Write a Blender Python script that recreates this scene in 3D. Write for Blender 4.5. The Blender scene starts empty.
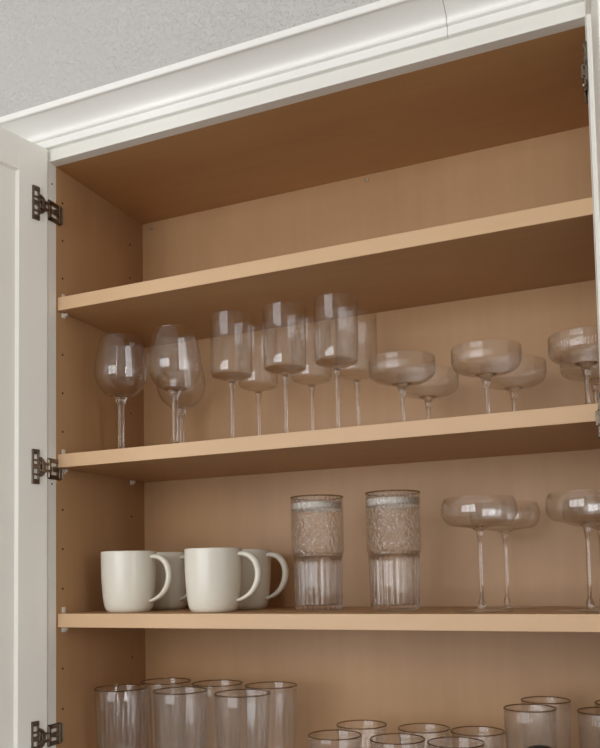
import bpy, bmesh, math, random
from mathutils import Vector, Matrix
from math import sin, cos, pi, radians
random.seed(4)

scene = bpy.context.scene
Z3 = 1.67                      # height of the mug shelf above the room floor

# ------------------------------------------------------------------ camera
CAM_POS = (0.87858, -1.05215, Z3 + 0.05113)
YAW, PITCH, ROLL = 0.4085, 0.06276, -0.01864
FPX, PPX, PPY = 827.406, 300.163, 524.824
right = Vector((cos(YAW), sin(YAW), 0))
fwd = Vector((-sin(YAW) * cos(PITCH), cos(YAW) * cos(PITCH), sin(PITCH)))
up = right.cross(fwd)
r2 = right * cos(ROLL) + up * sin(ROLL)
u2 = up * cos(ROLL) - right * sin(ROLL)
cam_data = bpy.data.cameras.new('camera')
cam = bpy.data.objects.new('camera', cam_data)
scene.collection.objects.link(cam)
cam.matrix_world = Matrix(((r2.x, u2.x, -fwd.x, CAM_POS[0]), (r2.y, u2.y, -fwd.y, CAM_POS[1]),
                           (r2.z, u2.z, -fwd.z, CAM_POS[2]), (0, 0, 0, 1)))
cam_data.sensor_fit = 'HORIZONTAL'
cam_data.sensor_width = 36.0
cam_data.lens = FPX * 36.0 / 600.0
cam_data.shift_x = (300 - PPX) / 600.0
cam_data.shift_y = (PPY - 374) / 600.0
cam_data.clip_start = 0.01
scene.camera = cam

# ------------------------------------------------------------------ world, daylight, exposure
world = bpy.data.worlds.new('world')
scene.world = world
world.use_nodes = True
bg = world.node_tree.nodes['Background']
bg.inputs[0].default_value = (0.80, 0.88, 1.0, 1)
bg.inputs[1].default_value = 0.6

RX0, RX1, RY0, RY1 = -2.3, 2.9, -2.6, 0.27      # inner faces of the room
CEIL = 2.95
WX0, WX1, WZ0, WZ1 = -1.75, 0.75, 1.20, 2.70    # window opening in the wall opposite the cabinet

def area_light(name, loc, rot, sx, sy, power, col):
    d = bpy.data.lights.new(name, 'AREA')
    d.shape = 'RECTANGLE'; d.size = sx; d.size_y = sy; d.energy = power; d.color = col
    o = bpy.data.objects.new(name, d); scene.collection.objects.link(o)
    o.location = loc; o.rotation_euler = rot
    return o
# daylight coming in through the window (just outside the opening, pointing into the room, +y)
area_light('window_daylight', ((WX0 + WX1) / 2, RY0 - 0.10, (WZ0 + WZ1) / 2), (radians(90), 0, 0),
           WX1 - WX0, WZ1 - WZ0, 52, (0.98, 0.99, 1.0))
# fill light and unseen right-wall window, added to brighten the left door's inner face
SY0, SY1, SZ0, SZ1 = -2.05, -1.35, 1.15, 2.55
area_light('side_fill_light', (RX1 + 0.10, (SY0 + SY1) / 2, (SZ0 + SZ1) / 2), (radians(90), 0, radians(90)),
           SY1 - SY0, SZ1 - SZ0, 36, (0.98, 0.99, 1.0))

scene.view_settings.view_transform = 'Standard'
scene.view_settings.look = 'None'
scene.view_settings.gamma = 1
scene.view_settings.use_curve_mapping = False
scene.view_settings.exposure = 0.0
try:
    scene.cycles.max_bounces = 24
    scene.cycles.transmission_bounces = 24
    scene.cycles.transparent_max_bounces = 48
    scene.cycles.glossy_bounces = 8
    scene.cycles.diffuse_bounces = 6
    scene.cycles.blur_glossy = 0.6
    scene.cycles.sample_clamp_indirect = 6.0
except Exception:
    pass

# ------------------------------------------------------------------ materials
def srgb(r, g, b):
    f = lambda c: (c / 255 / 12.92) if c / 255 <= 0.04045 else ((c / 255 + 0.055) / 1.055) ** 2.4
    return (f(r), f(g), f(b), 1)

def base_mat(name):
    m = bpy.data.materials.new(name); m.use_nodes = True
    nt = m.node_tree
    return m, nt, nt.nodes['Principled BSDF']

def paint(name, col, rough=0.45, bump=0.0, bscale=300, var=0.02):
    m, nt, b = base_mat(name)
    n, l = nt.nodes, nt.links
    tc = n.new('ShaderNodeTexCoord')
    nz = n.new('ShaderNodeTexNoise'); nz.inputs['Scale'].default_value = 6
    l.new(tc.outputs['Object'], nz.inputs['Vector'])
    rp = n.new('ShaderNodeValToRGB')
    rp.color_ramp.elements[0].color = tuple(c * (1 - var) for c in col[:3]) + (1,)
    rp.color_ramp.elements[1].color = tuple(min(1, c * (1 + var)) for c in col[:3]) + (1,)
    l.new(nz.outputs['Fac'], rp.inputs['Fac']); l.new(rp.outputs['Color'], b.inputs['Base Color'])
    b.inputs['Roughness'].default_value = rough
    if bump:
        n2 = n.new('ShaderNodeTexNoise'); n2.inputs['Scale'].default_value = bscale
        n2.inputs['Detail'].default_value = 2
        l.new(tc.outputs['Object'], n2.inputs['Vector'])
        bp = n.new('ShaderNodeBump'); bp.inputs['Strength'].default_value = bump
        bp.inputs['Distance'].default_value = 0.002
        l.new(n2.outputs['Fac'], bp.inputs['Height']); l.new(bp.outputs['Normal'], b.inputs['Normal'])
    return m

def orange_peel(name, col):
    m, nt, b = base_mat(name)
    n, l = nt.nodes, nt.links
    tc = n.new('ShaderNodeTexCoord')
    b.inputs['Base Color'].default_value = col; b.inputs['Roughness'].default_value = 0.9
    n1 = n.new('ShaderNodeTexNoise'); n1.inputs['Scale'].default_value = 120; n1.inputs['Detail'].default_value = 2.5
    l.new(tc.outputs['Object'], n1.inputs['Vector'])
    rp = n.new('ShaderNodeValToRGB')
    rp.color_ramp.elements[0].position = 0.42; rp.color_ramp.elements[1].position = 0.62
    l.new(n1.outputs['Fac'], rp.inputs['Fac'])
    bp = n.new('ShaderNodeBump'); bp.inputs['Strength'].default_value = 0.85; bp.inputs['Distance'].default_value = 0.0020
    l.new(rp.outputs['Color'], bp.inputs['Height']); l.new(bp.outputs['Normal'], b.inputs['Normal'])
    return m

def maple(name, dark, light, grain='x', rough=0.42):
    """maple veneer: fine grain stretched along one axis plus broad soft figure"""
    m, nt, b = base_mat(name)
    n, l = nt.nodes, nt.links
    tc = n.new('ShaderNodeTexCoord')
    def stretched(scale, detail, a, c):
        mp = n.new('ShaderNodeMapping')
        s = {'x': (a, c, c), 'y': (c, a, c), 'z': (c, c, a)}[grain]
        mp.inputs['Scale'].default_value = s
        l.new(tc.outputs['Object'], mp.inputs['Vector'])
        t = n.new('ShaderNodeTexNoise'); t.inputs['Scale'].default_value = scale
        t.inputs['Detail'].default_value = detail; t.inputs['Distortion'].default_value = 0.4
        l.new(mp.outputs['Vector'], t.inputs['Vector'])
        return t
    broad = stretched(5, 3, 0.35, 1.0)
    fine = stretched(60, 4, 0.06, 1.0)
    mx = n.new('ShaderNodeMix'); mx.data_type = 'FLOAT'; mx.inputs[0].default_value = 0.22
    l.new(broad.outputs['Fac'], mx.inputs[2]); l.new(fine.outputs['Fac'], mx.inputs[3])
    rp = n.new('ShaderNodeValToRGB')
    rp.color_ramp.elements[0].position = 0.30; rp.color_ramp.elements[0].color = dark
    rp.color_ramp.elements[1].position = 0.70; rp.color_ramp.elements[1].color = light
    l.new(mx.outputs[0], rp.inputs['Fac']); l.new(rp.outputs['Color'], b.inputs['Base Color'])
    b.inputs['Roughness'].default_value = rough
    b.inputs['Specular IOR Level'].default_value = 0.35
    return m

def glass(name, tint=(1, 1, 1, 1), thin=0.97, bump=0.0, bscale=140, grazing=0.9):
    """clear glass: real refraction mixed with a thin-wall (unrefracted) share, Fresnel reflections on both"""
    m = bpy.data.materials.new(name); m.use_nodes = True
    nt = m.node_tree; n, l = nt.nodes, nt.links
    n.clear()
    out = n.new('ShaderNodeOutputMaterial')
    g = n.new('ShaderNodeBsdfGlass'); g.inputs['IOR'].default_value = 1.47
    g.inputs['Roughness'].default_value = 0.0; g.inputs['Color'].default_value = tint
    tr = n.new('ShaderNodeBsdfTransparent'); tr.inputs['Color'].default_value = tint
    gl = n.new('ShaderNodeBsdfGlossy'); gl.inputs['Roughness'].default_value = 0.03
    lw = n.new('ShaderNodeLayerWeight'); lw.inputs['Blend'].default_value = 0.5
    pw = n.new('ShaderNodeMath'); pw.operation = 'POWER'; pw.inputs[1].default_value = 5
    l.new(lw.outputs['Facing'], pw.inputs[0])
    ma = n.new('ShaderNodeMath'); ma.operation = 'MULTIPLY_ADD'
    ma.inputs[1].default_value = grazing; ma.inputs[2].default_value = 0.055
    l.new(pw.outputs[0], ma.inputs[0])
    m1 = n.new('ShaderNodeMixShader'); l.new(ma.outputs[0], m1.inputs[0])
    l.new(tr.outputs[0], m1.inputs[1]); l.new(gl.outputs[0], m1.inputs[2])
    m2 = n.new('ShaderNodeMixShader'); m2.inputs[0].default_value = thin
    l.new(g.outputs[0], m2.inputs[1]); l.new(m1.outputs[0], m2.inputs[2])
    l.new(m2.outputs[0], out.inputs['Surface'])
    if bump:
        tc = n.new('ShaderNodeTexCoord')
        v = n.new('ShaderNodeTexVoronoi'); v.inputs['Scale'].default_value = bscale
        v.feature = 'SMOOTH_F1'
        l.new(tc.outputs['Object'], v.inputs['Vector'])
        bp = n.new('ShaderNodeBump'); bp.inputs['Strength'].default_value = bump
        bp.inputs['Distance'].default_value = 0.0035
        l.new(v.outputs['Distance'], bp.inputs['Height'])
        for s in (g, gl): l.new(bp.outputs['Normal'], s.inputs['Normal'])
    return m

def metal(name, col, rough=0.35):
    m, nt, b = base_mat(name)
    n, l = nt.nodes, nt.links
    nz = n.new('ShaderNodeTexNoise'); nz.inputs['Scale'].default_value = 180
    tc = n.new('ShaderNodeTexCoord'); l.new(tc.outputs['Object'], nz.inputs['Vector'])
    rp = n.new('ShaderNodeValToRGB')
    rp.color_ramp.elements[0].color = tuple(c * 0.7 for c in col[:3]) + (1,)
    rp.color_ramp.elements[1].color = col
    l.new(nz.outputs['Fac'], rp.inputs['Fac']); l.new(rp.outputs['Color'], b.inputs['Base Color'])
    b.inputs['Metallic'].default_value = 1; b.inputs['Roughness'].default_value = rough
    return m

M = {}
M['cabinet_paint'] = paint('cabinet_paint', srgb(238, 236, 229), 0.42)
M['crown_paint'] = paint('crown_paint', srgb(247, 246, 242), 0.45)
M['texture_wall'] = orange_peel('orange_peel_wall', srgb(198, 195, 193))
M['wall'] = paint('wall_paint', srgb(222, 218, 212), 0.85, 0.2, 120)
M['floor'] = maple('floor_wood', srgb(62, 48, 38), srgb(80, 62, 50), 'x', 0.4)
M['wood_v'] = maple('maple_vertical_grain', srgb(173, 134, 95), srgb(190, 151, 110), 'z')
M['wood_h'] = maple('maple_shelf', srgb(178, 136, 93), srgb(196, 155, 110), 'x')
M['wood_top'] = maple('maple_top_panel', srgb(176, 132, 87), srgb(194, 151, 103), 'x')
M['edge'] = maple('maple_edge_band', srgb(204, 168, 130), srgb(216, 181, 143), 'x')
M['hinge'] = metal('hinge_metal', srgb(150, 138, 124), 0.30)
M['screw'] = metal('screw_metal', srgb(190, 180, 165), 0.3)
M['hole'] = paint('hole_dark', srgb(38, 24, 14), 0.9)
M['pin'] = paint('pin_plastic', srgb(225, 218, 205), 0.3)
M['mug'] = paint('mug_glaze', srgb(226, 221, 208), 0.25, var=0.01)
M['glass'] = glass('clear_glass')
M['stem'] = glass('stem_glass', thin=0.25)
M['rib_base'] = glass('ribbed_thick_glass', thin=0.5)
M['foot'] = glass('foot_glass', thin=0.95, grazing=0.8)
M['rib_glass'] = glass('ribbed_glass', thin=0.85)
M['hammered'] = glass('hammered_glass', thin=0.75, bump=1.0, bscale=240)
M['rim'] = glass('rim_glass', tint=(0.70, 0.62, 0.53, 1), thin=0.5)
M['frost'] = paint('frosted_band', srgb(214, 206, 196), 0.5)
M['dark_lid'] = paint('dark_lid', srgb(30, 30, 28), 0.4)
M['window_frame'] = paint('window_frame', srgb(235, 233, 228), 0.4)

# ------------------------------------------------------------------ mesh helpers
def obj(name, bm, mat, parent=None, smooth=False, loc=None):
    me = bpy.data.meshes.new(name)
    bmesh.ops.recalc_face_normals(bm, faces=bm.faces[:])
    bm.to_mesh(me); bm.free()
    if smooth:
        me.shade_smooth()
    me.materials.append(mat)
    o = bpy.data.objects.new(name, me)
    scene.collection.objects.link(o)
    if parent: o.parent = parent
    if loc: o.location = loc
    return o

def soften(o, angle=35):
    try:
        o.data.shade_smooth()
        bm = bmesh.new(); bm.from_mesh(o.data)
        for e in bm.edges:
            if len(e.link_faces) == 2 and e.calc_face_angle(0) > radians(angle): e.smooth = False
        bm.to_mesh(o.data); bm.free()
    except Exception:
        pass
    return o

def add_box(bm, x0, x1, y0, y1, z0, z1, bevel=0.0, seg=2):
    t = bmesh.new()
    r = bmesh.ops.create_cube(t, size=1)
    for v in t.verts:
        v.co = Vector((x0 + (v.co.x + .5) * (x1 - x0), y0 + (v.co.y + .5) * (y1 - y0), z0 + (v.co.z + .5) * (z1 - z0)))
    if bevel:
        bmesh.ops.bevel(t, geom=t.edges[:] + t.verts[:], offset=bevel, segments=seg, affect='EDGES', profile=0.5)
    me = bpy.data.meshes.new('tmp'); t.to_mesh(me); t.free()
    bm.from_mesh(me); bpy.data.meshes.remove(me)
    return bm

def box(x0, x1, y0, y1, z0, z1, bevel=0.0, seg=2):
    return add_box(bmesh.new(), x0, x1, y0, y1, z0, z1, bevel, seg)

def add_cyl(bm, c, axis, r, h, seg=16, r2=None):
    """solid cylinder from c along axis"""
    a = Vector(axis).normalized()
    q = a.to_track_quat('Z', 'Y').to_matrix().to_4x4()
    mt = Matrix.Translation(Vector(c) + a * h / 2) @ q
    bmesh.ops.create_cone(bm, cap_ends=True, segments=seg, radius1=r, radius2=r if r2 is None else r2, depth=h, matrix=mt)
    return bm

def lathe(prof, seg=48, rib=None, closed=False):
    """revolve (r, z) profile; rib(i, theta, r, z) -> r ; points with r<1e-6 collapse to the axis"""
    bm = bmesh.new(); rings = []
    for i, (r, z) in enumerate(prof):
        if r < 1e-6:
            rings.append([bm.verts.new((0, 0, z))])
        else:
            ring = []
            for k in range(seg):
                t = 2 * pi * k / seg
                rr = rib(i, t, r, z) if rib else r
                ring.append(bm.verts.new((rr * cos(t), rr * sin(t), z)))
            rings.append(ring)
    pairs = list(zip(rings, rings[1:]))
    if closed: pairs.append((rings[-1], rings[0]))
    for a, b in pairs:
        if len(a) == 1 and len(b) == 1: continue
        for k in range(seg):
            j = (k + 1) % seg
            if len(a) == 1: bm.faces.new((a[0], b[k], b[j]))
            elif len(b) == 1: bm.faces.new((a[k], a[j], b[0]))
            else: bm.faces.new((a[k], a[j], b[j], b[k]))
    return bm

def spline(pts, n=6):
    """Catmull-Rom through 2-D / 3-D points"""
    P = [Vector(p) for p in pts]; P = [P[0] * 2 - P[1]] + P + [P[-1] * 2 - P[-2]]
    out = []
    for i in range(1, len(P) - 2):
        for k in range(n):
            t = k / n
            a, b, c, d = P[i - 1], P[i], P[i + 1], P[i + 2]
            out.append(0.5 * ((2 * b) + (c - a) * t + (2 * a - 5 * b + 4 * c - d) * t * t + (3 * b - a - 3 * c + d) * t ** 3))
    out.append(P[-2])
    return out

def sweep(path, wfun, tfun, seg=14):
    """sweep an oval (width along y, thickness in the xz plane) along a path lying in the xz plane"""
    bm = bmesh.new(); rings = []
    n = len(path)
    for i, p in enumerate(path):
        a = path[max(0, i - 1)]; b = path[min(n - 1, i + 1)]
        tan = (b - a).normalized(); nor = Vector((tan.z, 0, -tan.x))
        w, t = wfun(i / (n - 1)), tfun(i / (n - 1))
        rings.append([bm.verts.new(p + Vector((0, 1, 0)) * w * cos(2 * pi * k / seg) + nor * t * sin(2 * pi * k / seg)) for k in range(seg)])
    for a, b in zip(rings, rings[1:]):
        for k in range(seg):
            j = (k + 1) % seg
            bm.faces.new((a[k], a[j], b[j], b[k]))
    bm.faces.new(rings[0]); bm.faces.new(rings[-1])
    return bm

def extrude_profile(prof, x0, x1, ends=True):
    """closed (y, z) profile extruded along x"""
    bm = bmesh.new()
    a = [bm.verts.new((x0, y, z)) for y, z in prof]; b = [bm.verts.new((x1, y, z)) for y, z in prof]
    for k in range(len(prof)):
        j = (k + 1) % len(prof)
        bm.faces.new((a[k], a[j], b[j], b[k]))
    bm.faces.new(a); bm.faces.new(b)
    return bm

def struct(o):
    o['kind'] = 'structure'; return o

def thing(name, label, cat, loc=(0, 0, 0), rotz=0, group=None):
    o = bpy.data.objects.new(name, None)
    scene.collection.objects.link(o)
    o.location = loc; o.rotation_euler = (0, 0, rotz); o.empty_display_size = 0.03
    o['label'] = label; o['category'] = cat
    if group: o['group'] = group
    return o

def dup(root, label, loc, rotz=0):
    r = root.copy(); scene.collection.objects.link(r)
    r.location = loc; r.rotation_euler = (0, 0, rotz); r['label'] = label
    for ch in list(root.children):
        c = ch.copy(); scene.collection.objects.link(c); c.parent = r
        for g in list(ch.children):
            d = g.copy(); scene.collection.objects.link(d); d.parent = c
    return r

# ------------------------------------------------------------------ dimensions (z relative to mug shelf top)
W, D, F = 0.8227, 0.2465, -0.0182       # opening width, inner depth, front plane of the face frame
XR = 0.965                              # inner face of the right side panel, behind the right stile
XL = 0.0
ZR = Z3 + 0.7281                        # underside of top panel and top rail
ZT = ZR + 0.066                         # top of the crown moulding
S1, S2, S3, ZF = Z3 + 0.5101, Z3 + 0.2541, Z3, Z3 - 0.262
TH = 0.0215                             # shelf thickness

# ------------------------------------------------------------------ room shell
struct(obj('floor', box(RX0 - .1, RX1 + .1, RY0 - .1, RY1 + .1, -0.1, 0), M['floor']))
struct(obj('ceiling', box(RX0 - .1, RX1 + .1, RY0 - .1, RY1 + .1, CEIL, CEIL + 0.1), M['wall']))
struct(obj('wall_back', box(RX0 - .1, RX1 + .1, RY1, RY1 + .1, 0, CEIL), M['wall']))
struct(obj('wall_soffit', box(RX0, RX1, F + 0.002, RY1, ZT - 0.001, CEIL), M['texture_wall']))
struct(obj('wall_left', box(RX0 - .1, RX0, RY0, RY1, 0, CEIL), M['wall']))

def wall_with_window(name, a0, a1, w0, w1, z0, z1, put):
    bm = bmesh.new()
    for q in ((a0, w0, 0, CEIL), (w1, a1, 0, CEIL), (w0, w1, 0, z0), (w0, w1, z1, CEIL)): put(bm, *q, 0.0, 0.1)
    struct(obj(name, bm, M['wall']))
def window(name, w0, w1, z0, z1, n, put, fw=0.05):
    bm = bmesh.new()
    put(bm, w0, w1, z0, z0 + fw, -0.01, 0.07); put(bm, w0, w1, z1 - fw, z1, -0.01, 0.07)
    for k in range(n + 1):
        c = w0 + fw / 2 + (w1 - w0 - fw) * k / n
        put(bm, c - fw / 2, c + fw / 2, z0 + fw, z1 - fw, -0.009, 0.069)
    struct(obj(name, bm, M['window_frame']))
put_front = lambda bm, a, b, z0, z1, d0, d1: add_box(bm, a, b, RY0 - d1, RY0 - d0, z0, z1)
put_right = lambda bm, a, b, z0, z1, d0, d1: add_box(bm, RX1 + d0, RX1 + d1, a, b, z0, z1)
wall_with_window('wall_front', RX0 - .1, RX1 + .1, WX0, WX1, WZ0, WZ1, put_front)
wall_with_window('wall_right', RY0, RY1, SY0, SY1, SZ0, SZ1, put_right)
window('window_1', WX0, WX1, WZ0, WZ1, 3, put_front)
window('added_window_2', SY0, SY1, SZ0, SZ1, 2, put_right)  # frame of the unseen side window added around the fill light

# ------------------------------------------------------------------ crown moulding (two lengths meeting in a scarf joint)
def cove():
    pts = [(0.0, 0.0196), (-.0065, 0.0196), (-.0075, 0.0206), (-.0075, 0.0300), (-.0062, 0.0312), (-.0062, 0.0322)]
    for k in range(7):                                  # round bead
        a = -pi / 2 + pi * k / 6
        pts.append((-.0085 - 0.0030 * cos(a), 0.0352 + 0.0030 * sin(a)))
    for k in range(9):                                  # cove
        a = (pi / 2) * k / 8
        pts.append((-.0088 - 0.0300 * (1 - cos(a)) , 0.0390 + 0.0180 * (0.55 * sin(a) + 0.45 * (1 - cos(a)))))
    pts += [(-.0400, 0.0566), (-.0440, 0.0566), (-.0452, 0.0580), (-.0452, 0.0660), (0.0, 0.0660)]
    return [(F + y, ZR + z) for y, z in pts]
XJ = 0.655
for k, (a, b) in enumerate(((-0.42, XJ - 0.0004), (XJ + 0.0004, 1.30))):
    o = struct(obj('trim_%d' % (k + 1), extrude_profile(cove(), a, b), M['crown_paint']))
    soften(o, 30)

# ------------------------------------------------------------------ the cabinet
cab = thing('wall_cabinet', 'white framed maple wall cabinet with open doors, holding glassware and mugs', 'cabinet', (0, 0, 0))
PT = 0.016
obj('side_panel', box(XL - PT, XL, 0, D, ZF - PT, ZR + PT), M['wood_v'], cab)
obj('side_panel', box(XR, XR + PT, 0, D, ZF - PT, ZR + PT), M['wood_v'], cab)
back = obj('back_panel', box(XL - PT, XR + PT, D, D + 0.008, ZF - PT, ZR + PT), M['wood_v'], cab)
obj('top_panel', box(XL, XR, 0, D, ZR, ZR + PT), M['wood_top'], cab)
obj('bottom_panel', box(XL, XR, 0, D, ZF - PT, ZF), M['wood_h'], cab)
obj('top_rail', box(-0.42, 1.30, F, 0, ZR, ZT - 0.001, 0.0006, 1), M['cabinet_paint'], cab)
obj('bottom_rail', box(0, W, F, 0, ZF - 0.045, ZF, 0.0006, 1), M['cabinet_paint'], cab)
stile_l = obj('stile', box(-0.42, 0, F, 0, ZF - 0.045, ZR, 0.0006, 1), M['cabinet_paint'], cab)
stile_r = obj('stile', box(W, 1.30, F, 0, ZF - 0.045, ZR, 0.0006, 1), M['cabinet_paint'], cab)
for z in (S1, S2, S3):
    sh = obj('shelf', box(XL + .0012, XR - .0012, 0.0032, D - 0.0005, z - TH, z), M['wood_h'], cab)
    eb = obj('edge_band', box(XL + .0012, XR - .0012, 0.0016, 0.0032, z - TH, z, 0.0004, 1), M['edge'], sh)
    eb['label'] = 'pale maple front edge'
    for y in (0.0165, 0.205):                           # support pins at the left side
        bm = add_cyl(bmesh.new(), (0, y, z - TH - 0.0035), (1, 0, 0), 0.0026, 0.008, 10)
        add_box(bm, 0.0, 0.0025, y - .0045, y + .0045, z - TH - 0.0085, z - TH - 0.0005, 0.0006, 1)
        obj('shelf_pin', bm, M['pin'], cab)
    bm = box(0.0, 0.0022, 0.0125, 0.0205, z, z + 0.010, 0.0008, 1)
    obj('shelf_clip', bm, M['pin'], cab)

hole_me = None
for y in (0.0155, 0.205):
    for k in range(-6, 9):
        z = Z3 + 0.166 + 0.0634 * k
        if any(s - TH - 0.008 < z < s + 0.008 for s in (S1, S2, S3)) or z < ZF + 0.03 or z > ZR - 0.04: continue
        if hole_me is None:
            bm = add_cyl(bmesh.new(), (-0.004, 0, 0), (1, 0, 0), 0.0019, 0.0042, 12)
            o = obj('pin_hole', bm, M['hole'], cab); hole_me = o.data
        else:
            o = bpy.data.objects.new('pin_hole', hole_me); scene.collection.objects.link(o); o.parent = cab
        o.location = (0, y, z)
for x, z in ((0.0205, 0.7165), (0.4516, 0.7200)):       # screws through the back
    bm = lathe([(0, 0.0), (0.0032, 0.0), (0.0030, 0.0010), (0.0014, 0.0018), (0.0012, 0.0012), (0, 0.0012)], 16)
    bmesh.ops.rotate(bm, verts=bm.verts[:], cent=(0, 0, 0), matrix=Matrix.Rotation(radians(90), 3, 'X'))
    obj('screw', bm, M['screw'], cab, True, (x, D, Z3 + z))
for z in (0.6949, 0.2054):                              # spare screw holes in the left stile
    bm = add_cyl(bmesh.new(), (-0.003, -0.0102, Z3 + z), (1, 0, 0), 0.0016, 0.0032, 10)
    obj('screw_hole', bm, M['hole'], stile_l)

# doors -------------------------------------------------------------
DZ0, DZ1, DW, DT, DS = Z3 - 0.278, Z3 + 0.745, 0.41, 0.020, 0.0535
HZ = (Z3 + 0.648, Z3 + 0.229, Z3 - 0.187)

def frame_ring(x0, x1, z0, z1, st, y0, y1, lip):
    """shaker door frame: four mitre-free members joined, with a sloped inner sticking on the inside face"""
    bm = bmesh.new()
    add_box(bm, x0, x0 + st, y0, y1, z0, z1, 0.0012, 2); add_box(bm, x1 - st, x1, y0, y1, z0, z1, 0.0012, 2)
    add_box(bm, x0 + st, x1 - st, y0, y1 - .0001, z0, z0 + st); add_box(bm, x0 + st, x1 - st, y0, y1 - .0001, z1 - st, z1)
    # sloped sticking
    o = [(x0 + st, z0 + st), (x1 - st, z0 + st), (x1 - st, z1 - st), (x0 + st, z1 - st)]
    i = [(x0 + st + lip, z0 + st + lip), (x1 - st - lip, z0 + st + lip), (x1 - st - lip, z1 - st - lip), (x0 + st + lip, z1 - st - lip)]
    ov = [bm.verts.new((x, y1 - .001, z)) for x, z in o]; iv = [bm.verts.new((x, y1 - .0035, z)) for x, z in i]
    ob = [bm.verts.new((x, y1 - .008, z)) for x, z in o]; ib = [bm.verts.new((x, y1 - .008, z)) for x, z in i]
    for k in range(4):
        j = (k + 1) % 4
        bm.faces.new((ov[k], ov[j], iv[j], iv[k])); bm.faces.new((iv[k], iv[j], ib[j], ib[k]))
        bm.faces.new((ob[k], ob[j], ov[j], ov[k])); bm.faces.new((ib[k], ib[j], ob[j], ob[k]))
    return bm

def hinge_mesh(s):
    """door half of a compact face-frame hinge; s = +1/-1 mirrors; lies on local y = 0, pointing +y"""
    bm = bmesh.new()
    cx = 0.0235 * s
    def b(x0, x1, y0, y1, z0, z1, bev=.0004):
        add_box(bm, min(x0 * s, x1 * s) + cx, max(x0 * s, x1 * s) + cx, y0, y1, z0, z1, bev, 1)
    # ladder-like mounting plate
    b(.0035, .0065, 0, .003, -.027, .027); b(-.0065, -.0035, 0, .003, -.027, .027)
    for z in (-.027, -.0035, .0195): b(-.0065, .0065, 0, .0034, z, z + .0075)
    for z in (-.0135, .0085): b(-.0065, .0065, 0, .003, z, z + .003)
    for z in (-.0225, .0225): add_cyl(bm, (cx, .003, z), (0, 1, 0), .0032, .0016, 10)
    # half-round cup body toward the hinge edge
    n = 10; ring0, ring1 = [], []
    pts = [(-.0065 - .0115 * sin(pi * k / n), .0155 * cos(pi * k / n)) for k in range(n + 1)]
    inn = [(-.0065 - .0065 * sin(pi * k / n), .0100 * cos(pi * k / n)) for k in range(n + 1)]
    lo = [[bm.verts.new((cx + x * s, y, z)) for x, z in p] for y in (0.0, .0042) for p in (pts, inn)]
    for k in range(n):
        bm.faces.new((lo[0][k], lo[0][k + 1], lo[2][k + 1], lo[2][k])); bm.faces.new((lo[1][k], lo[1][k + 1], lo[3][k + 1], lo[3][k]))
        bm.faces.new((lo[2][k], lo[2][k + 1], lo[3][k + 1], lo[3][k])); bm.faces.new((lo[0][k], lo[0][k + 1], lo[1][k + 1], lo[1][k]))
    for a, b2 in ((0, 0), (n, n)): bm.faces.new((lo[0][a], lo[1][a], lo[3][a], lo[2][a]))
    # links reaching over to the frame plate
    b(-.0235, -.0060, .0006, .0056, .0035, .0075); b(-.0235, -.0060, .0006, .0056, -.0075, -.0035)
    b(-.0120, -.0090, .0010, .0070, -.0085, .0085)
    return bm

def plate_mesh(s):
    """frame half, wrapped round the inner edge of a stile; local x = 0 is the stile edge, opening on +x*s"""
    bm = bmesh.new()
    def b(x0, x1, y0, y1, z0, z1, bev=.0005):
        add_box(bm, min(x0 * s, x1 * s), max(x0 * s, x1 * s), y0, y1, z0, z1, bev, 1)
    # slightly canted open frame with a screw in its middle
    b(0, .0030, F - .003, .0085, .0095, .0165); b(0, .0030, F - .003, .0085, -.0165, -.0095)
    b(0, .0030, F - .003, F + .004, -.0165, .0165); b(0, .0045, .003, .0095, -.0150, .0150)
    b(.0006, .0040, F + .004, .003, -.0035, .0035)
    b(-.0002, .0060, .0082, .0102, -.0140, .0140)
    add_cyl(bm, (.0030 * s, -.0065, 0), (s, 0, 0), .0046, .0030, 12)
    add_cyl(bm, (.0015 * s, F - .0015, -.014), (0, 0, 1), .0026, .028, 10)
    return bm

for s, x, rot, lab in ((1, 0.0035, -103, 'left door'), (-1, W + 0.0008, 94.3, 'right door')):
    x0, x1 = (0.0, DW) if s == 1 else (-DW, 0.0)
    door = obj('door', frame_ring(x0, x1, DZ0, DZ1, DS, -DT, 0, 0.0025), M['cabinet_paint'], cab)
    door.location = (x, F - 0.0062, 0); door.rotation_euler = (0, 0, radians(rot))
    obj('panel', box(x0 + DS - .006, x1 - DS + .006, -0.015, -0.0050, DZ0 + DS - .006, DZ1 - DS + .006), M['cabinet_paint'], door)
    for z in HZ:
        h = obj('hinge', hinge_mesh(s), M['hinge'], door, loc=(0, 0.0002, z)); h['label'] = 'dark metal hinge'
        p = obj('hinge_plate', plate_mesh(s), M['hinge'], stile_l if s == 1 else stile_r, loc=(0 if s == 1 else W, 0, z))
        p['label'] = 'dark metal hinge plate'

# ------------------------------------------------------------------ glassware builders
def wall_profile(outer, t, floor):
    """outer profile from the bottom centre up to the rim, returned as a closed thin-walled shell with an inner floor height"""
    inner = [(max(0.0, r - t), max(z, floor)) for r, z in outer if z > floor + t * .5]
    rim_r, rim_z = outer[-1]
    prof = list(outer) + [(rim_r - t * .25, rim_z + t * .35), (rim_r - t * .75, rim_z + t * .35)] + list(reversed(inner))
    return prof + [(0, floor)]

def sp2(pts, n=5):
    return [(max(0.0, v.x), v.y) for v in spline([(a, b) for a, b in pts], n)]

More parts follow.
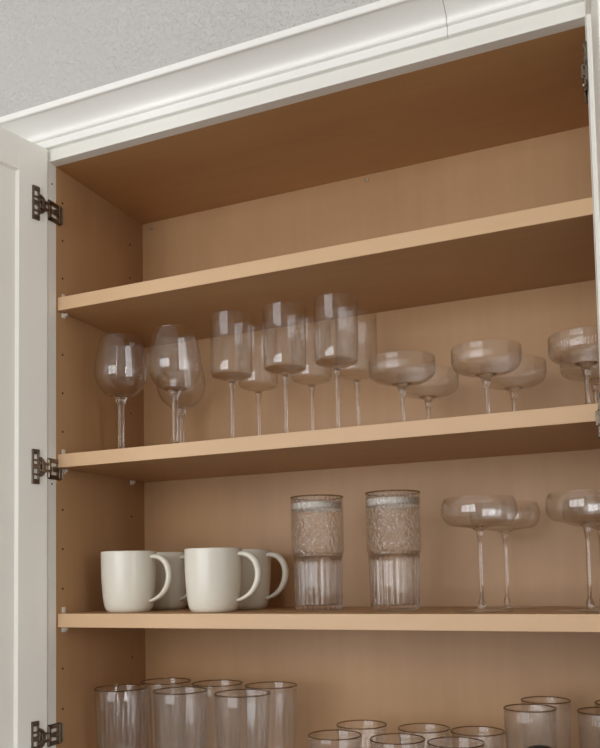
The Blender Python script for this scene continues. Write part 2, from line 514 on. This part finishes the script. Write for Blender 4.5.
def stem_glass(name, label, group, outer, t, floor, stem_r, joint, foot_r, knob=0.0, rib=None, seg=48, mat='glass'):
    g = thing(name, label, 'glass', group=group)
    bowl = obj('bowl', lathe(wall_profile(outer, t, floor), seg, rib), M[mat], g, True)
    bowl.data.materials.append(M['stem'])              # the thick bottom of the bowl refracts like the solid stem
    for p in bowl.data.polygons:
        if p.center.z < floor + .0008: p.material_index = 1
    top = joint
    sp = [(0, 0.0035), (stem_r * 2.1, 0.0036), (stem_r * 1.35 + knob * .6, 0.0075), (stem_r * 1.1 + knob, 0.0115), (stem_r * 1.02, 0.018),
          (stem_r, 0.35 * top), (stem_r, 0.80 * top), (stem_r * 1.1, top - .0105), (stem_r * 1.55, top - .0075), (stem_r * 1.75, top - .005), (stem_r * 1.6, top - .0025), (stem_r * 2.1, top - .0003), (0, top - .0002)]
    obj('stem', lathe(sp, 20), M['stem'], g, True)
    fp = [(0, 0.0004), (foot_r - .001, 0.0004), (foot_r, .0008), (foot_r - .0006, .0013), (foot_r * .6, .0019), (foot_r * .25, .0029), (0, .0034)]
    obj('foot', lathe(fp, seg), M['foot'], g, True)
    return g

# ---- shelf two: round-bowled wine glasses
SH2 = S2
wo = [(0, .0955)] + sp2([(.006, .0957), (.020, .0995), (.0325, .1095), (.0405, .1240), (.0430, .1390), (.0415, .1560), (.0375, .1760), (.0335, .1935)])
g = stem_glass('wine_glass', '', 'round-bowled wine glasses', wo, .0011, .0985, .0050, .0957, .036)
g['label'] = 'round-bowled wine glass nearest the left side wall'; g.location = (.0788, .065, SH2)
dup(g, 'round-bowled wine glass second from the left, beside the straight-sided glasses', (.1815, .065, SH2))
dup(g, 'round-bowled wine glass at the back, mostly hidden behind another wine glass', (.1185, .187, SH2))

# ---- straight-sided wine glasses
co = [(0, .0985)] + sp2([(.005, .0987), (.0090, .1020), (.022, .1052), (.0300, .1080)], 4) + [(.0318, .1100), (.0322, .1130), (.0323, .1300), (.0324, .1600), (.0326, .2010)]
g = stem_glass('straight_wine_glass', '', 'straight-sided wine glasses', co, .0010, .1085, .0029, .0986, .035)
for i, (x, y, lab) in enumerate(((.2845, .065, 'front straight-sided wine glass, leftmost of its row'),
        (.3752, .065, 'front straight-sided wine glass, middle of its row of three'),
        (.4578, .065, 'front straight-sided wine glass, rightmost, beside the ribbed coupes'),
        (.2892, .148, 'straight-sided wine glass in back row, leftmost'),
        (.3838, .148, 'straight-sided wine glass in back row, middle of three'),
        (.4600, .148, 'straight-sided wine glass in back row, rightmost'))):
    if i == 0: g.location = (x, y, SH2); g['label'] = lab
    else: dup(g, lab, (x, y, SH2))

# ---- short ribbed coupes
NR = 72
def rib_coupe(i, t, r, z):
    return r + (0.0006 * cos(NR * t) if (z > .078 and r > .0455) else 0)
ko = [(0, .0570)] + sp2([(.005, .0572), (.0095, .0615), (.024, .0655), (.0365, .0692), (.0432, .0732)], 4) + [(.0452, .0765), (.0460, .0810), (.0460, .0900), (.0460, .0995)]
g = stem_glass('ribbed_coupe', '', 'short ribbed coupe glasses', ko, .0011, .0625, .0031, .0572, .034, rib=rib_coupe, seg=NR * 4, mat='rib_glass')
for i, (x, y, lab) in enumerate(((.5580, .058, 'short ribbed coupe in front row, next to the straight-sided glasses'),
        (.6756, .058, 'short ribbed coupe in front row, middle of three'),
        (.8030, .058, 'short ribbed coupe in front row, nearest the right door'),
        (.5690, .158, 'short ribbed coupe in back row, leftmost'),
        (.6955, .158, 'short ribbed coupe in back row, middle of three'),
        (.8070, .158, 'short ribbed coupe in back row, nearest the right door'))):
    if i == 0: g.location = (x, y, SH2); g['label'] = lab
    else: dup(g, lab, (x, y, SH2))

# ---- tall rounded coupes on the mug shelf
to = [(0, .1085)] + sp2([(.005, .1087), (.012, .1125), (.028, .1150), (.0420, .1185), (.0490, .1260), (.0510, .1360), (.0500, .1460), (.0470, .1530)], 5)
g = stem_glass('champagne_coupe', '', 'tall rounded coupe glasses', to, .0012, .1145, .0025, .1087, .0415, knob=.0022)
for i, (x, y, lab) in enumerate(((.6560, .075, 'tall thin-stemmed coupe in front, beside the hammered tumblers'),
        (.6715, .185, 'tall thin-stemmed coupe in back, beside the hammered tumblers'),
        (.7945, .075, 'tall thin-stemmed coupe in front, at the right end of the mug shelf'),
        (.8040, .185, 'tall thin-stemmed coupe in back, at the right end of the mug shelf'))):
    if i == 0: g.location = (x, y, S3); g['label'] = lab
    else: dup(g, lab, (x, y, S3))

# ---- tumblers, hammered above and ribbed below
def make_tumbler():
    g = thing('tumbler', '', 'glass', group='hammered and ribbed tumblers')
    up_o = [(0.0335, .0815), (.0368, .0825), (.0392, .0850), (.0396, .0900), (.0396, .1300), (.0394, .1690)]
    inn = [(r - .0016, z) for r, z in reversed(up_o[2:])] + [(.0335, .0855)]
    obj('upper_body', lathe(up_o + [(.0390, .1696), (.0382, .1696)] + inn, 64, closed=True), M['hammered'], g, True)
    n = 26
    def rb(i, t, r, z): return r + (.0019 * abs(cos(n * t / 2)) if (r > .0325 and .004 < z < .0812 and i < 8) else 0)
    lo = [(0, .0003), (.0290, .0003), (.0322, .0015), (.0336, .0045), (.0340, .0100), (.0345, .0400), (.0350, .0700), (.0352, .0810),
          (.0335, .0812), (.0328, .0700), (.0322, .0400), (.0316, .0120), (.0290, .0085), (0, .0080)]
    obj('lower_body', lathe(lo, n * 8, rb), M['rib_base'], g, True)
    o = obj('shoulder_ring', lathe([(.0330, .0812), (.0375, .0816), (.0384, .0840), (.0360, .0852), (.0330, .0850)], 64, closed=True), M['rib_base'], g, True)
    rm = [(.0392 + .0011 * cos(a), .1700 + .0011 * sin(a)) for a in [2 * pi * k / 8 for k in range(8)]]
    o = obj('rim', lathe(rm, 64, closed=True), M['rim'], g, True); o['label'] = 'brownish rim'
    o = obj('inner_band', lathe([(.0366, .1510), (.0369, .1510), (.0369, .1610), (.0366, .1610)], 64, closed=True), M['frost'], g, True)
    o['label'] = 'milky band inside the rim'
    return g
g = make_tumbler(); g['label'] = 'tall hammered and ribbed tumbler beside the white mugs'; g.location = (.4080, .100, S3)
dup(g, 'tall hammered and ribbed tumbler beside the tall coupes', (.5270, .100, S3), 0.6)

# ---- mugs
def make_mug():
    g = thing('mug', '', 'mug', group='white mugs')
    out = [(0, .0015), (.0265, .0015), (.0275, 0), (.0310, 0)] + sp2([(.0335, .0012), (.0375, .0065), (.0402, .0180), (.0425, .0400), (.0438, .0640), (.0442, .0955)], 5)
    inn = [(.0438, .0968), (.0424, .0968)] + sp2([(.0418, .0950), (.0414, .0640), (.0400, .0400), (.0376, .0180), (.0320, .0080), (.0200, .0062)], 5) + [(0, .0060)]
    obj('body', lathe(out + inn, 64), M['mug'], g, True)
    path = [Vector((p.x, 0, p.y)) for p in spline([(.0415, .0872), (.0500, .0880), (.0605, .0850), (.0700, .0755), (.0742, .0610), (.0722, .0450), (.0645, .0315), (.0530, .0225), (.0395, .0170)], 6)]
    obj('handle', sweep(path, lambda t: .0075 - .0022 * t, lambda t: .0034 + .0020 * sin(pi * min(1, t * 1.05)) - .0006 * t), M['mug'], g, True)
    return g
g = make_mug(); g['label'] = 'white mug in front, nearest the left side wall'; g.location = (.0945, .062, S3); g.rotation_euler.z = radians(2)
dup(g, 'white mug behind, between the two front mugs', (.0960, .165, S3), radians(-14))
dup(g, 'white mug in front, second from the left side wall', (.2500, .062, S3), radians(4))
dup(g, 'white mug behind, with its handle toward the hammered tumbler', (.2510, .163, S3), radians(0))

# ---- glasses on the cabinet bottom
def tumbler(name, label, group, h, r0, r1, n, amp, mat, seg_per=8, inner=True, base=.009):
    g = thing(name, label, 'glass', group=group)
    out = [(0, .0003), (r0 - .004, .0003), (r0 - .001, .0012), (r0, .004)]
    k = 6
    out += [(r0 + (r1 - r0) * (i / k), .004 + (h - .004) * i / k) for i in range(1, k + 1)]
    t = .0016
    inn = [(r - t, z) for r, z in reversed(out) if z > base + .004] + [(r0 - t - .0015, base + .001), (r0 * .6, base), (0, base)]
    lip = [(r1 - t * .15, h + .0006), (r1 - t * .85, h + .0006)]
    def rb(i, tt, r, z):
        a = amp * min(1, max(0, (h - .010 - z) / .02)) if z > .003 else 0
        return r - a * (0.5 - 0.5 * cos(n * tt))
    obj('body', lathe(out + lip + inn, n * seg_per, rb), M[mat], g, True)
    rm = [(r1 - t / 2 + .00105 * cos(a), h + .0004 + .00095 * sin(a)) for a in [2 * pi * q / 8 for q in range(8)]]
    o = obj('rim', lathe(rm, 64, closed=True), M['rim'], g, True); o['label'] = 'thin brown rim'
    return g
g = tumbler('highball_glass', '', 'tall plain glasses', .1390, .0365, .0425, 20, .0007, 'rib_glass')
for i, (x, y, lab) in enumerate(((.0720, .070, 'tall clear glass below the mugs, front row, nearest the left wall'),
        (.1835, .070, 'tall clear glass below the mugs, front row, middle'),
        (.2925, .070, 'tall clear glass below the mugs, front row, right end'),
        (.0960, .165, 'tall clear glass below the mugs, back row, nearest the left wall'),
        (.1960, .165, 'tall clear glass below the mugs, back row, middle'),
        (.2950, .165, 'tall clear glass below the mugs, back row, right end'))):
    if i == 0: g.location = (x, y, ZF); g['label'] = lab
    else: dup(g, lab, (x, y, ZF), i * .3)
g = tumbler('short_glass', '', 'short clear glasses', .0855, .0330, .0385, 18, .0007, 'rib_glass')
for i, (x, y, lab) in enumerate(((.4410, .070, 'short clear glass, front row, next to the tall clear glasses'),
        (.5340, .070, 'short clear glass, front row, middle of three'),
        (.6160, .070, 'short clear glass, front row, next to the ribbed highballs'),
        (.4500, .160, 'short clear glass, back row, next to the tall clear glasses'),
        (.5475, .160, 'short clear glass, back row, middle of three'),
        (.6270, .160, 'short clear glass, back row, next to the ribbed highballs'))):
    if i == 0: g.location = (x, y, ZF); g['label'] = lab
    else: dup(g, lab, (x, y, ZF), i * .3)
g = tumbler('ribbed_highball', '', 'fine ribbed highball glasses', .1350, .0300, .0337, 60, .0008, 'rib_glass', 5)
for i, (x, y, lab) in enumerate(((.7140, .076, 'finely ribbed highball, front row, behind the dark lidded jar'),
        (.8070, .076, 'finely ribbed highball, front row, at the right edge'),
        (.7250, .152, 'finely ribbed highball, back row, beside the short glasses'),
        (.8230, .152, 'finely ribbed highball, back row, at the right edge'))):
    if i == 0: g.location = (x, y, ZF); g['label'] = lab
    else: dup(g, lab, (x, y, ZF), i * .3)
# small jar with a domed dark lid
j = thing('lidded_jar', 'small jar with rounded dark lid in front of the ribbed highball', 'jar', (.7335, .0195, ZF))
obj('body', lathe([(0, 0), (.0165, 0), (.0180, .002), (.0182, .070), (.0170, .0755), (.0158, .0755), (.0166, .068), (.0164, .006), (0, .005)], 40), M['glass'], j, True)
o = obj('lid', lathe([(0, .0757), (.0206, .0757), (.0212, .078), (.0212, .0860), (.0200, .0905), (.0170, .0945), (.0125, .0972), (.0065, .0987), (0, .0992)], 40), M['dark_lid'], j, True)
o['label'] = 'rounded dark lid'
